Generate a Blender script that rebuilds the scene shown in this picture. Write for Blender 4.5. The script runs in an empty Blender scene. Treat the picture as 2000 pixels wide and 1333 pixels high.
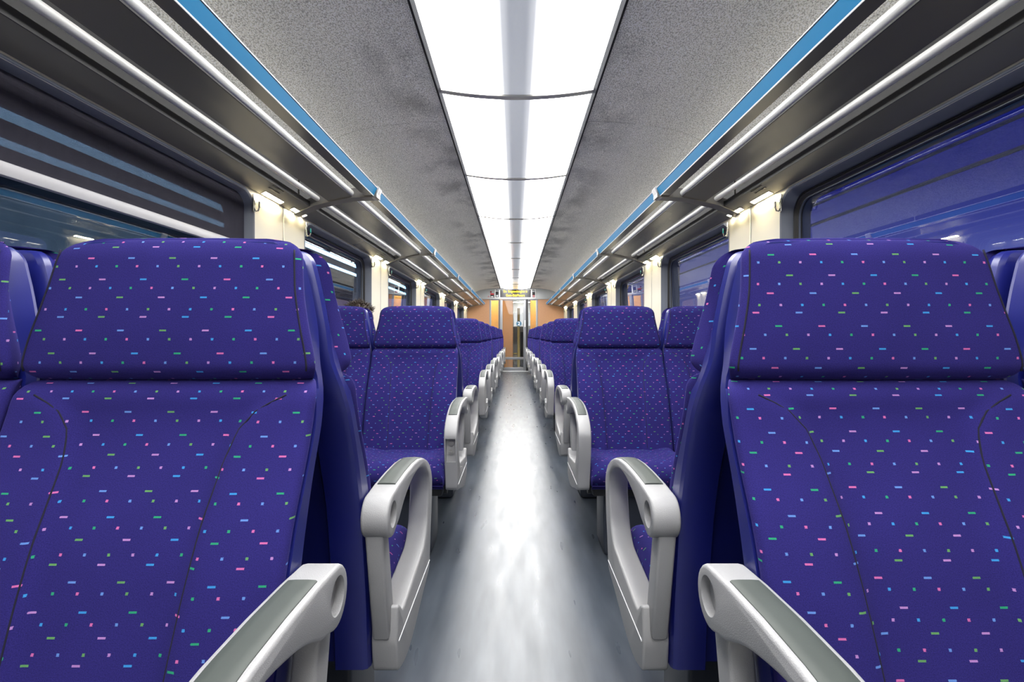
import bpy, bmesh, math, random
from mathutils import Vector, Matrix
S = bpy.context.scene
COL = S.collection
PI = math.pi
random.seed(4)

# ------------------------------------------------------------------ camera, world, exposure
CAMX, CAMZ, F = -0.011, 1.0, 980.0
cam = bpy.data.cameras.new('camera')
cam.sensor_width = 36.0
cam.lens = F / 2000.0 * 36.0
cam.shift_x = -6.0 / 2000.0
cam.shift_y = -11.5 / 2000.0
cam.clip_start = 0.02
cam_ob = bpy.data.objects.new('camera', cam)
COL.objects.link(cam_ob)
cam_ob.location = (CAMX, 0, CAMZ)
cam_ob.rotation_euler = (PI / 2, 0, 0)
S.camera = cam_ob

S.view_settings.view_transform = 'Standard'
S.view_settings.look = 'None'
S.view_settings.gamma = 1.0
S.view_settings.use_curve_mapping = False
S.view_settings.exposure = 1.58

LIGHT_STRENGTH = 5.6
world = bpy.data.worlds.new('world')
S.world = world
world.use_nodes = True
wn = world.node_tree
for n in list(wn.nodes): wn.nodes.remove(n)
w_out = wn.nodes.new('ShaderNodeOutputWorld')
w_bg = wn.nodes.new('ShaderNodeBackground')
w_tc = wn.nodes.new('ShaderNodeTexCoord')
w_sep = wn.nodes.new('ShaderNodeSeparateXYZ')
w_rmp = wn.nodes.new('ShaderNodeValToRGB')
wn.links.new(w_tc.outputs['Generated'], w_sep.inputs[0])
wn.links.new(w_sep.outputs['Z'], w_rmp.inputs[0])
wn.links.new(w_rmp.outputs[0], w_bg.inputs[0])
wn.links.new(w_bg.outputs[0], w_out.inputs[0])
e = w_rmp.color_ramp.elements
e[0].position = 0.0; e[0].color = (0.24, 0.25, 0.48, 1)
e[1].position = 0.5; e[1].color = (0.008, 0.012, 0.11, 1)
m_ = w_rmp.color_ramp.elements.new(0.09); m_.color = (0.17, 0.18, 0.48, 1)
m_ = w_rmp.color_ramp.elements.new(0.16); m_.color = (0.07, 0.08, 0.33, 1)
m_ = w_rmp.color_ramp.elements.new(0.235); m_.color = (0.008, 0.014, 0.18, 1)
w_bg.inputs[1].default_value = 0.36

# ------------------------------------------------------------------ materials
def srgb(r, g, b):
    def f(c):
        c /= 255.0
        return c / 12.92 if c <= 0.04045 else ((c + 0.055) / 1.055) ** 2.4
    return (f(r), f(g), f(b), 1.0)

def mat(name, col, rough=0.5, metal=0.0, spec=0.5, coat=0.0, bump=None, noise=None, sheen=0.0):
    m = bpy.data.materials.new(name); m.use_nodes = True
    nt = m.node_tree; p = nt.nodes['Principled BSDF']
    p.inputs['Base Color'].default_value = col
    p.inputs['Roughness'].default_value = rough
    p.inputs['Metallic'].default_value = metal
    p.inputs['Specular IOR Level'].default_value = spec
    p.inputs['Coat Weight'].default_value = coat
    p.inputs['Coat Roughness'].default_value = 0.1
    p.inputs['Sheen Weight'].default_value = sheen
    if bump or noise:
        tc = nt.nodes.new('ShaderNodeTexCoord')
    if bump:
        sc, st = bump
        nz = nt.nodes.new('ShaderNodeTexNoise'); nz.inputs['Scale'].default_value = sc
        nz.inputs['Detail'].default_value = 3
        bp = nt.nodes.new('ShaderNodeBump'); bp.inputs['Strength'].default_value = st
        bp.inputs['Distance'].default_value = 0.002
        nt.links.new(tc.outputs['Object'], nz.inputs['Vector'])
        nt.links.new(nz.outputs['Fac'], bp.inputs['Height'])
        nt.links.new(bp.outputs[0], p.inputs['Normal'])
    if noise:
        sc, amt = noise
        nz = nt.nodes.new('ShaderNodeTexNoise'); nz.inputs['Scale'].default_value = sc
        nz.inputs['Detail'].default_value = 4
        mr = nt.nodes.new('ShaderNodeMapRange')
        mr.inputs['From Min'].default_value = 0.3; mr.inputs['From Max'].default_value = 0.7
        mr.inputs['To Min'].default_value = 1 - amt; mr.inputs['To Max'].default_value = 1 + amt
        mx = nt.nodes.new('ShaderNodeVectorMath'); mx.operation = 'SCALE'
        mx.inputs[0].default_value = col[:3]
        nt.links.new(tc.outputs['Object'], nz.inputs['Vector'])
        nt.links.new(nz.outputs['Fac'], mr.inputs['Value'])
        nt.links.new(mr.outputs[0], mx.inputs['Scale'])
        nt.links.new(mx.outputs[0], p.inputs['Base Color'])
    return m

def emit_mat(name, col, strength):
    m = bpy.data.materials.new(name); m.use_nodes = True
    p = m.node_tree.nodes['Principled BSDF']
    p.inputs['Base Color'].default_value = (0.02, 0.02, 0.02, 1)
    p.inputs['Emission Color'].default_value = col
    p.inputs['Emission Strength'].default_value = strength
    return m

def make_fabric():
    m = bpy.data.materials.new('speckled_moquette'); m.use_nodes = True
    nt = m.node_tree; p = nt.nodes['Principled BSDF']
    L = nt.links.new
    def val(x):
        return x
    def math_(op, a, b=None, c=None):
        n = nt.nodes.new('ShaderNodeMath'); n.operation = op
        for i, x in enumerate((a, b, c)):
            if x is None: continue
            if isinstance(x, (int, float)): n.inputs[i].default_value = x
            else: L(x, n.inputs[i])
        return n.outputs[0]
    uvn = nt.nodes.new('ShaderNodeUVMap'); uvn.uv_map = 'UVMap'
    sep = nt.nodes.new('ShaderNodeSeparateXYZ'); L(uvn.outputs[0], sep.inputs[0])
    oi = nt.nodes.new('ShaderNodeObjectInfo')
    # small waviness: woven marks are never perfectly aligned
    nz = nt.nodes.new('ShaderNodeTexNoise'); nz.inputs['Scale'].default_value = 900; nz.inputs['Detail'].default_value = 1
    L(uvn.outputs[0], nz.inputs['Vector'])
    wob = math_('MULTIPLY', math_('SUBTRACT', nz.outputs['Fac'], 0.5), 0.0022)
    u = math_('ADD', math_('ADD', sep.outputs['X'], math_('MULTIPLY', oi.outputs['Random'], 0.31)), wob)
    vv = math_('ADD', math_('SUBTRACT', 3.0, sep.outputs['Y']), math_('MULTIPLY', oi.outputs['Random'], 0.05))
    v = math_('FLOORED_MODULO', vv, 0.1157)
    rows = [  # pos, kind, offset
        (0.0050, 'dot', 0.000, 0), (0.0170, 'dash', 0.010, 1), (0.0380, 'dash', 0.0423, 2), (0.0515, 'dot', 0.005, 1),
        (0.0730, 'dash', 0.002, 0), (0.0870, 'dot', 0.001, 2), (0.1020, 'dash', 0.0343, 1)]
    maskt = None; idx = None
    for pos, kind, off, ph in rows:
        sp, w, h = (0.0646, 0.0051, 0.0013) if kind == 'dash' else (0.0323, 0.0018, 0.0018)
        q = math_('DIVIDE', math_('ADD', u, off + 5.0), sp)
        fr = math_('FRACT', q)
        dx = math_('MULTIPLY', math_('ABSOLUTE', math_('SUBTRACT', fr, 0.5)), sp)
        mx = math_('LESS_THAN', dx, w)
        dy = math_('ABSOLUTE', math_('SUBTRACT', v, pos))
        my = math_('LESS_THAN', dy, h)
        mk = math_('MULTIPLY', mx, my)
        ci = math_('FLOORED_MODULO', math_('ADD', math_('FLOOR', q), ph), 6.0)
        wi = math_('MULTIPLY', ci, mk)
        maskt = mk if maskt is None else math_('ADD', maskt, mk)
        idx = wi if idx is None else math_('ADD', idx, wi)
    rmp = nt.nodes.new('ShaderNodeValToRGB'); rmp.color_ramp.interpolation = 'CONSTANT'
    cols = [srgb(232, 120, 178), srgb(40, 178, 105), srgb(60, 165, 235), srgb(205, 150, 215), srgb(110, 175, 70), srgb(110, 160, 235)]
    ce = rmp.color_ramp.elements
    ce[0].position = 0.0; ce[0].color = cols[0]
    ce[1].position = 5 / 6.0 - 0.02; ce[1].color = cols[5]
    for i in range(1, 5):
        x = ce.new(i / 6.0 - 0.02); x.color = cols[i]
    L(math_('DIVIDE', idx, 6.0), rmp.inputs[0])
    # weave
    wv = nt.nodes.new('ShaderNodeTexNoise'); wv.inputs['Scale'].default_value = 700; wv.inputs['Detail'].default_value = 2
    L(uvn.outputs[0], wv.inputs['Vector'])
    big = nt.nodes.new('ShaderNodeTexNoise'); big.inputs['Scale'].default_value = 7; big.inputs['Detail'].default_value = 2
    L(uvn.outputs[0], big.inputs['Vector'])
    br = math_('ADD', math_('MULTIPLY', wv.outputs['Fac'], 1.3), math_('ADD', math_('MULTIPLY', big.outputs['Fac'], 0.35), 0.175))
    sc = nt.nodes.new('ShaderNodeVectorMath'); sc.operation = 'SCALE'
    sc.inputs[0].default_value = FABRIC_COL[:3]
    L(br, sc.inputs['Scale'])
    mix = nt.nodes.new('ShaderNodeMix'); mix.data_type = 'RGBA'
    L(math_('MULTIPLY', maskt, 0.56), mix.inputs['Factor'])
    L(sc.outputs[0], mix.inputs[6]); L(rmp.outputs[0], mix.inputs[7])
    L(mix.outputs[2], p.inputs['Base Color'])
    p.inputs['Roughness'].default_value = 0.95
    p.inputs['Specular IOR Level'].default_value = 0.15
    p.inputs['Sheen Weight'].default_value = 0.16
    p.inputs['Sheen Tint'].default_value = srgb(120, 110, 235)
    p.inputs['Sheen Roughness'].default_value = 0.4
    bp = nt.nodes.new('ShaderNodeBump'); bp.inputs['Strength'].default_value = 0.25; bp.inputs['Distance'].default_value = 0.001
    L(wv.outputs['Fac'], bp.inputs['Height']); L(bp.outputs[0], p.inputs['Normal'])
    return m

FABRIC_COL = srgb(38, 33, 96)
M = {}
M['fabric'] = make_fabric()
M['seam'] = mat('seam_thread', srgb(11, 9, 36), 0.9)
M['shell'] = mat('seat_shell_plastic', srgb(19, 26, 108), 0.34, spec=0.8, bump=(900, 0.08))
M['arm'] = mat('armrest_grey', srgb(150, 150, 152), 0.42, bump=(700, 0.25), noise=(3, 0.03))
M['pad'] = mat('armrest_pad', srgb(60, 66, 63), 0.6, noise=(9, 0.08))
M['black'] = mat('black_plastic', srgb(22, 22, 25), 0.5)
M['pedestal'] = mat('pedestal_paint', srgb(50, 55, 66), 0.4, noise=(6, 0.1))
M['screw'] = mat('screw_zinc', srgb(165, 163, 160), 0.4, 0.6)
M['rack'] = mat('rack_satin', srgb(122, 119, 110), 0.26, 0.4, bump=(60, 0.02))
M['rackdark'] = mat('rack_back_and_shade', srgb(30, 30, 32), 0.6)
M['rail'] = mat('rail_white', srgb(200, 200, 198), 0.3)
M['blue'] = mat('blue_trim', srgb(0, 100, 146), 0.45, spec=0.2)
M['whiteline'] = mat('white_edge', srgb(235, 235, 238), 0.35)
M['collar'] = mat('collar_white', srgb(180, 179, 182), 0.35)
M['bracket'] = mat('bracket_grey', srgb(112, 110, 107), 0.4, 0.3)
M['cream'] = mat('pillar_cream', srgb(205, 200, 184), 0.45, noise=(2, 0.02))
M['wallgrey'] = mat('wall_grey', srgb(178, 180, 184), 0.5)
M['frame'] = mat('window_frame_grey', srgb(98, 104, 116), 0.4)
M['gasket'] = mat('gasket_rubber', srgb(18, 18, 20), 0.35)
M['chrome'] = mat('hook_chrome', srgb(200, 198, 190), 0.2, 0.9)
M['teal'] = mat('hook_teal', srgb(0, 120, 130), 0.35)
M['lightframe'] = mat('light_frame', srgb(120, 121, 124), 0.4)
M['lightjoint'] = mat('light_joint', srgb(190, 188, 182), 0.3, 0.3)
M['darkgap'] = mat('dark_gap', srgb(20, 20, 22), 0.8)
M['beige'] = mat('bulkhead_beige', srgb(168, 126, 94), 0.5, noise=(30, 0.04))
M['amber'] = mat('amber_panel', srgb(215, 168, 105), 0.5, noise=(20, 0.04))
M['doorframe'] = mat('door_frame_grey', srgb(128, 130, 136), 0.4, 0.2)
M['board'] = mat('board_grey', srgb(168, 171, 173), 0.5)
M['screen'] = mat('screen_black', srgb(24, 24, 28), 0.2)
M['led'] = emit_mat('led_yellow', (1.0, 0.58, 0.0, 1), 1.0)
M['ledwhite'] = emit_mat('led_white', (0.9, 0.92, 0.95, 1), 0.3)
M['ledred'] = emit_mat('led_red', (0.9, 0.02, 0.03, 1), 0.3)
M['red'] = mat('red_sticker', srgb(190, 40, 50), 0.5)
M['darkred'] = mat('dark_red_button', srgb(130, 25, 35), 0.5)
M['white'] = mat('white_print', srgb(235, 235, 235), 0.5)
M['signblue'] = mat('class_sign_blue', srgb(36, 88, 116), 0.5)
M['yellow'] = mat('yellow_pole', srgb(215, 200, 135), 0.4)
M['hair'] = mat('dark_hair', srgb(60, 50, 44), 0.6, noise=(60, 0.4))
M['skin'] = mat('skin', srgb(205, 160, 130), 0.6)
M['cloth'] = mat('dark_jacket', srgb(40, 42, 50), 0.9)
M['night'] = mat('night_canopy', srgb(20, 26, 48), 0.8)
M['backdropgrey'] = mat('backdrop_grey', srgb(205, 203, 198), 0.8, noise=(1.5, 0.15))
M['concrete'] = mat('platform_concrete', srgb(96, 98, 104), 0.85, noise=(3, 0.1))
M['tube'] = emit_mat('platform_tube', (0.45, 0.78, 1.0, 1), 2.6)
M['lamp'] = emit_mat('station_lamp', (1.0, 0.85, 0.55, 1), 6.0)
M['warm'] = emit_mat('pillar_lamp', (1.0, 0.88, 0.58, 1), 38.0)
M['vestlamp'] = emit_mat('vestibule_lamp', (1.0, 0.95, 0.85, 1), 20.0)
M['amberfill'] = emit_mat('amber_fill', (1.0, 0.82, 0.52, 1), 34.0)
M['steps'] = mat('step_white', srgb(215, 215, 205), 0.5)

def make_felt():
    m = mat('ceiling_felt', srgb(150, 150, 154), 0.95, spec=0.1)
    nt = m.node_tree; p = nt.nodes['Principled BSDF']; L = nt.links.new
    tc = nt.nodes.new('ShaderNodeTexCoord')
    n1 = nt.nodes.new('ShaderNodeTexNoise'); n1.inputs['Scale'].default_value = 170; n1.inputs['Detail'].default_value = 2
    mp = nt.nodes.new('ShaderNodeMapping'); mp.inputs['Scale'].default_value = (2.2, 1.4, 1)
    n2 = nt.nodes.new('ShaderNodeTexNoise'); n2.inputs['Scale'].default_value = 1.6; n2.inputs['Detail'].default_value = 5
    mf = nt.nodes.new('ShaderNodeMapping'); mf.inputs['Scale'].default_value = (1.25, 0.7, 1.25)
    L(tc.outputs['Object'], mf.inputs[0]); L(mf.outputs[0], n1.inputs['Vector']); L(tc.outputs['Object'], mp.inputs[0]); L(mp.outputs[0], n2.inputs['Vector'])
    # handling smudges sit beside the light band (|x| 0.42 .. 0.75)
    sp = nt.nodes.new('ShaderNodeSeparateXYZ'); L(tc.outputs['Object'], sp.inputs[0])
    ab = nt.nodes.new('ShaderNodeMath'); ab.operation = 'ABSOLUTE'; L(sp.outputs['X'], ab.inputs[0])
    near = nt.nodes.new('ShaderNodeMapRange'); near.interpolation_type = 'SMOOTHSTEP'
    near.inputs['From Min'].default_value = 0.85; near.inputs['From Max'].default_value = 0.5
    L(ab.outputs[0], near.inputs['Value'])
    sm = nt.nodes.new('ShaderNodeMapRange'); sm.interpolation_type = 'SMOOTHSTEP'
    sm.inputs['From Min'].default_value = 0.42; sm.inputs['From Max'].default_value = 0.66
    L(n2.outputs['Fac'], sm.inputs['Value'])
    mu = nt.nodes.new('ShaderNodeMath'); mu.operation = 'MULTIPLY'; L(near.outputs[0], mu.inputs[0]); L(sm.outputs[0], mu.inputs[1])
    d = nt.nodes.new('ShaderNodeMapRange'); d.inputs['To Min'].default_value = 1.0; d.inputs['To Max'].default_value = 0.55
    L(mu.outputs[0], d.inputs['Value'])
    f = nt.nodes.new('ShaderNodeMapRange'); f.inputs['From Min'].default_value = 0.3; f.inputs['From Max'].default_value = 0.7
    f.inputs['To Min'].default_value = 0.5; f.inputs['To Max'].default_value = 1.5
    L(n1.outputs['Fac'], f.inputs['Value'])
    m2 = nt.nodes.new('ShaderNodeMath'); m2.operation = 'MULTIPLY'; L(d.outputs[0], m2.inputs[0]); L(f.outputs[0], m2.inputs[1])
    sc = nt.nodes.new('ShaderNodeVectorMath'); sc.operation = 'SCALE'; sc.inputs[0].default_value = (0.87, 0.86, 0.81)
    L(m2.outputs[0], sc.inputs['Scale']); L(sc.outputs[0], p.inputs['Base Color'])
    return m
M['felt'] = make_felt()

def make_floor():
    m = mat('vinyl_floor', srgb(88, 98, 108), 0.3)
    nt = m.node_tree; p = nt.nodes['Principled BSDF']; L = nt.links.new
    tc = nt.nodes.new('ShaderNodeTexCoord')
    mp = nt.nodes.new('ShaderNodeMapping'); mp.inputs['Scale'].default_value = (9, 1.6, 1)
    n1 = nt.nodes.new('ShaderNodeTexNoise'); n1.inputs['Scale'].default_value = 1.5; n1.inputs['Detail'].default_value = 3; n1.inputs['Roughness'].default_value = 0.55
    L(tc.outputs['Object'], mp.inputs[0]); L(mp.outputs[0], n1.inputs['Vector'])
    n2 = nt.nodes.new('ShaderNodeTexNoise'); n2.inputs['Scale'].default_value = 260; n2.inputs['Detail'].default_value = 2
    L(tc.outputs['Object'], n2.inputs['Vector'])
    c = nt.nodes.new('ShaderNodeValToRGB')
    c.color_ramp.elements[0].position = 0.25; c.color_ramp.elements[0].color = srgb(50, 57, 66)
    c.color_ramp.elements[1].position = 0.8; c.color_ramp.elements[1].color = srgb(80, 87, 97)
    L(n1.outputs['Fac'], c.inputs[0])
    sp = nt.nodes.new('ShaderNodeMapRange'); sp.inputs['From Min'].default_value = 0.84; sp.inputs['From Max'].default_value = 0.92
    L(n2.outputs['Fac'], sp.inputs['Value'])
    mx = nt.nodes.new('ShaderNodeMix'); mx.data_type = 'RGBA'; mx.inputs[7].default_value = srgb(120, 124, 126)
    L(sp.outputs[0], mx.inputs['Factor']); L(c.outputs[0], mx.inputs[6]); L(mx.outputs[2], p.inputs['Base Color'])
    r = nt.nodes.new('ShaderNodeMapRange'); r.inputs['From Min'].default_value = 0.3; r.inputs['From Max'].default_value = 0.7
    r.inputs['To Min'].default_value = 0.27; r.inputs['To Max'].default_value = 0.36
    n3 = nt.nodes.new('ShaderNodeTexNoise'); n3.inputs['Scale'].default_value = 2.2; n3.inputs['Detail'].default_value = 2
    L(mp.outputs[0], n3.inputs['Vector']); L(n3.outputs['Fac'], r.inputs['Value']); L(r.outputs[0], p.inputs['Roughness'])
    p.inputs['Specular IOR Level'].default_value = 0.58
    return m
M['floor'] = make_floor()

def make_glass(name, tint, base_refl, ior=1.5):
    m = bpy.data.materials.new(name); m.use_nodes = True
    nt = m.node_tree
    for n in list(nt.nodes): nt.nodes.remove(n)
    o = nt.nodes.new('ShaderNodeOutputMaterial')
    t = nt.nodes.new('ShaderNodeBsdfTransparent'); t.inputs[0].default_value = tint
    g = nt.nodes.new('ShaderNodeBsdfGlossy'); g.inputs['Roughness'].default_value = 0.01
    fr = nt.nodes.new('ShaderNodeLayerWeight'); fr.inputs['Blend'].default_value = 0.5
    mr = nt.nodes.new('ShaderNodeMapRange')
    pw = nt.nodes.new('ShaderNodeMath'); pw.operation = 'POWER'; pw.inputs[1].default_value = 3.0
    nt.links.new(fr.outputs['Facing'], pw.inputs[0])
    nt.links.new(pw.outputs[0], mr.inputs['Value'])
    mr.inputs['To Min'].default_value = base_refl; mr.inputs['To Max'].default_value = 0.9
    mx = nt.nodes.new('ShaderNodeMixShader')
    nt.links.new(mr.outputs[0], mx.inputs[0]); nt.links.new(t.outputs[0], mx.inputs[1]); nt.links.new(g.outputs[0], mx.inputs[2])
    nt.links.new(mx.outputs[0], o.inputs[0])
    return m
M['glass'] = make_glass('window_glass', (0.80, 0.85, 0.95, 1), 0.065)
M['doorglass'] = make_glass('door_glass', (0.95, 0.96, 0.95, 1), 0.014)

def make_blind():
    m = bpy.data.materials.new('blind_mesh'); m.use_nodes = True
    nt = m.node_tree; p = nt.nodes['Principled BSDF']; L = nt.links.new
    o = nt.nodes['Material Output']
    tc = nt.nodes.new('ShaderNodeTexCoord')
    nz = nt.nodes.new('ShaderNodeTexNoise'); nz.inputs['Scale'].default_value = 90; nz.inputs['Detail'].default_value = 3
    mp = nt.nodes.new('ShaderNodeMapping'); mp.inputs['Scale'].default_value = (1, 1, 0.12)
    L(tc.outputs['Object'], mp.inputs[0]); L(mp.outputs[0], nz.inputs['Vector'])
    c = nt.nodes.new('ShaderNodeValToRGB')
    c.color_ramp.elements[0].position = 0.3; c.color_ramp.elements[0].color = srgb(32, 31, 46)
    c.color_ramp.elements[1].position = 0.7; c.color_ramp.elements[1].color = srgb(48, 46, 58)
    L(nz.outputs['Fac'], c.inputs[0]); L(c.outputs[0], p.inputs['Base Color'])
    p.inputs['Roughness'].default_value = 0.9
    t = nt.nodes.new('ShaderNodeBsdfTransparent')
    mx = nt.nodes.new('ShaderNodeMixShader'); mx.inputs[0].default_value = 0.17
    L(p.outputs[0], mx.inputs[1]); L(t.outputs[0], mx.inputs[2]); L(mx.outputs[0], o.inputs[0])
    return m
M['blind'] = make_blind()

def make_diffuser():
    m = bpy.data.materials.new('light_diffuser'); m.use_nodes = True
    nt = m.node_tree; p = nt.nodes['Principled BSDF']; L = nt.links.new
    tc = nt.nodes.new('ShaderNodeTexCoord'); sp = nt.nodes.new('ShaderNodeSeparateXYZ'); L(tc.outputs['Object'], sp.inputs[0])
    ab = nt.nodes.new('ShaderNodeMath'); ab.operation = 'ABSOLUTE'; L(sp.outputs['X'], ab.inputs[0])
    rp = nt.nodes.new('ShaderNodeValToRGB'); rp.color_ramp.interpolation = 'EASE'
    ce = rp.color_ramp.elements
    ce[0].position = 0.03; ce[0].color = (0.0150, 0.0160, 0.0178, 1)
    ce[1].position = 0.15; ce[1].color = (1, 0.99, 0.965, 1)
    x = ce.new(0.062); x.color = (0.031, 0.032, 0.034, 1)
    L(ab.outputs[0], rp.inputs[0])
    L(rp.outputs[0], p.inputs['Emission Color'])
    p.inputs['Emission Strength'].default_value = LIGHT_STRENGTH
    p.inputs['Base Color'].default_value = srgb(190, 192, 198)
    p.inputs['Roughness'].default_value = 0.12
    return m
M['diffuser'] = make_diffuser()

# ------------------------------------------------------------------ mesh helpers
def finish(me, angle=35):
    if angle is None: return
    for p in me.polygons: p.use_smooth = True
    if angle < 180: me.set_sharp_from_angle(angle=math.radians(angle))

def link(name, me, m, parent=None, loc=None):
    o = bpy.data.objects.new(name, me); COL.objects.link(o)
    if m is not None:
        me.materials.clear(); me.materials.append(m)
    if parent is not None: o.parent = parent
    if loc is not None: o.location = loc
    return o

def mesh_from(bm, angle=35):
    bmesh.ops.recalc_face_normals(bm, faces=bm.faces[:])
    me = bpy.data.meshes.new('mesh'); bm.to_mesh(me); bm.free()
    finish(me, angle); return me

def obj(name, bm, m, parent=None, angle=35, loc=None):
    return link(name, mesh_from(bm, angle), m, parent, loc)

def add_box(bm, lo, hi, bevel=0.0, seg=2):
    lo, hi = [min(a, b) for a, b in zip(lo, hi)], [max(a, b) for a, b in zip(lo, hi)]
    vs = [bm.verts.new((x, y, z)) for x in (lo[0], hi[0]) for y in (lo[1], hi[1]) for z in (lo[2], hi[2])]
    fs = []
    for q in ((0, 1, 3, 2), (4, 6, 7, 5), (0, 4, 5, 1), (2, 3, 7, 6), (0, 2, 6, 4), (1, 5, 7, 3)):
        fs.append(bm.faces.new([vs[i] for i in q]))
    if bevel:
        es = {e for f in fs for e in f.edges}
        bmesh.ops.bevel(bm, geom=list(es), offset=bevel, segments=seg, affect='EDGES', profile=0.5)

def box(name, lo, hi, m, parent=None, bevel=0.0, seg=2):
    bm = bmesh.new(); add_box(bm, lo, hi, bevel, seg); return obj(name, bm, m, parent)

def add_cyl(bm, c, axis, r, h, n=24, r2=None):
    a = Vector(axis).normalized()
    q = Vector((0, 0, 1)).rotation_difference(a).to_matrix().to_4x4()
    bmesh.ops.create_cone(bm, cap_ends=True, segments=n, radius1=r, radius2=r if r2 is None else r2, depth=h,
                          matrix=Matrix.Translation(Vector(c)) @ q)

def add_tube(bm, pts, r, n=8, closed=False):
    pts = [Vector(p) for p in pts]; rings = []
    up = None
    for i, p in enumerate(pts):
        a = pts[max(i - 1, 0)]; b = pts[min(i + 1, len(pts) - 1)]
        t = (b - a).normalized()
        if up is None:
            up = Vector((0, 0, 1)) if abs(t.z) < 0.9 else Vector((1, 0, 0))
        s = t.cross(up).normalized(); w = s.cross(t).normalized(); up = w
        rr = r[i] if isinstance(r, (list, tuple)) else r
        rings.append([bm.verts.new(p + (s * math.cos(2 * PI * k / n) + w * math.sin(2 * PI * k / n)) * rr) for k in range(n)])
    for i in range(len(rings) - 1):
        for k in range(n):
            bm.faces.new((rings[i][k], rings[i][(k + 1) % n], rings[i + 1][(k + 1) % n], rings[i + 1][k]))
    bm.faces.new(rings[0]); bm.faces.new(rings[-1][::-1])

def add_prism_y(bm, prof, y0, y1):
    """prof: list of (x,z), closed polygon, extruded along y"""
    a = [bm.verts.new((x, y0, z)) for x, z in prof]; b = [bm.verts.new((x, y1, z)) for x, z in prof]
    n = len(prof)
    for i in range(n):
        bm.faces.new((a[i], a[(i + 1) % n], b[(i + 1) % n], b[i]))
    bm.faces.new(a[::-1]); bm.faces.new(b)

def add_sheet_y(bm, prof, y0, y1):
    a = [bm.verts.new((x, y0, z)) for x, z in prof]; b = [bm.verts.new((x, y1, z)) for x, z in prof]
    for i in range(len(prof) - 1):
        bm.faces.new((a[i], a[i + 1], b[i + 1], b[i]))

def round_poly(pts, n=6):
    """pts: (a,b,radius) -> polyline with corners rounded"""
    out = []; N = len(pts)
    for i in range(N):
        p = Vector(pts[i][:2]); r = pts[i][2]
        if r <= 0: out.append(tuple(p)); continue
        a = Vector(pts[i - 1][:2]); b = Vector(pts[(i + 1) % N][:2])
        da = a - p; db = b - p
        t = min(r, da.length * 0.49, db.length * 0.49)
        s = p + da.normalized() * t; e2 = p + db.normalized() * t
        for k in range(n + 1):
            f = k / n
            out.append(tuple(s * (1 - f) ** 2 + p * 2 * f * (1 - f) + e2 * f * f))
    return out

def rrect(a0, b0, a1, b1, r, n=7):
    pts = []
    for cx, cy, s in ((a1 - r, b1 - r, 0), (a0 + r, b1 - r, 1), (a0 + r, b0 + r, 2), (a1 - r, b0 + r, 3)):
        for k in range(n + 1):
            t = (s + k / n) * PI / 2
            pts.append((cx + r * math.cos(t), cy + r * math.sin(t)))
    return pts

def plate(loops, depth, bevel=0.0, res=2):
    """filled 2-D outline with holes, extruded; bmesh centred on z"""
    cu = bpy.data.curves.new('tmp', 'CURVE'); cu.dimensions = '2D'; cu.fill_mode = 'BOTH'
    cu.extrude = depth / 2 - bevel; cu.bevel_depth = bevel; cu.bevel_resolution = res; cu.offset = -bevel if bevel else 0
    for lp in loops:
        s = cu.splines.new('POLY'); s.points.add(len(lp) - 1); s.use_cyclic_u = True
        for p, q in zip(s.points, lp): p.co = (q[0], q[1], 0, 1)
    o = bpy.data.objects.new('tmp', cu); COL.objects.link(o)
    dg = bpy.context.evaluated_depsgraph_get(); dg.update()
    me = bpy.data.meshes.new_from_object(o.evaluated_get(dg))
    bpy.data.objects.remove(o); bpy.data.curves.remove(cu)
    bm = bmesh.new(); bm.from_mesh(me); bpy.data.meshes.remove(me)
    bmesh.ops.remove_doubles(bm, verts=bm.verts[:], dist=2e-5)
    return bm

def mapv(bm, fn):
    for v in bm.verts: v.co = fn(v.co)

def text_bm(body, size, extrude=0.0, align='CENTER', space=1.0, bold=0.0):
    cu = bpy.data.curves.new('tmp', 'FONT'); cu.body = body; cu.size = size; cu.extrude = extrude
    cu.align_x = align; cu.align_y = 'CENTER'; cu.space_character = space; cu.resolution_u = 3; cu.offset = bold
    o = bpy.data.objects.new('tmp', cu); COL.objects.link(o)
    dg = bpy.context.evaluated_depsgraph_get(); dg.update()
    me = bpy.data.meshes.new_from_object(o.evaluated_get(dg))
    bpy.data.objects.remove(o); bpy.data.curves.remove(cu)
    bm = bmesh.new(); bm.from_mesh(me); bpy.data.meshes.remove(me)
    return bm

def interp(tab, t):
    if t <= tab[0][0]: return tab[0][1]
    for (a, x), (b, y) in zip(tab, tab[1:]):
        if t <= b:
            f = (t - a) / (b - a); return x + (y - x) * f
    return tab[-1][1]

def smooth_tab(tab, n=40, it=3):
    a, b = tab[0][0], tab[-1][0]
    xs = [a + (b - a) * i / n for i in range(n + 1)]; ys = [interp(tab, x) for x in xs]
    for _ in range(it):
        ys = [ys[0]] + [(ys[i - 1] + 2 * ys[i] + ys[i + 1]) / 4 for i in range(1, n)] + [ys[-1]]
    return list(zip(xs, ys))

def sstep(a, b, x):
    t = max(0.0, min(1.0, (x - a) / (b - a))); return t * t * (3 - 2 * t)

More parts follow.
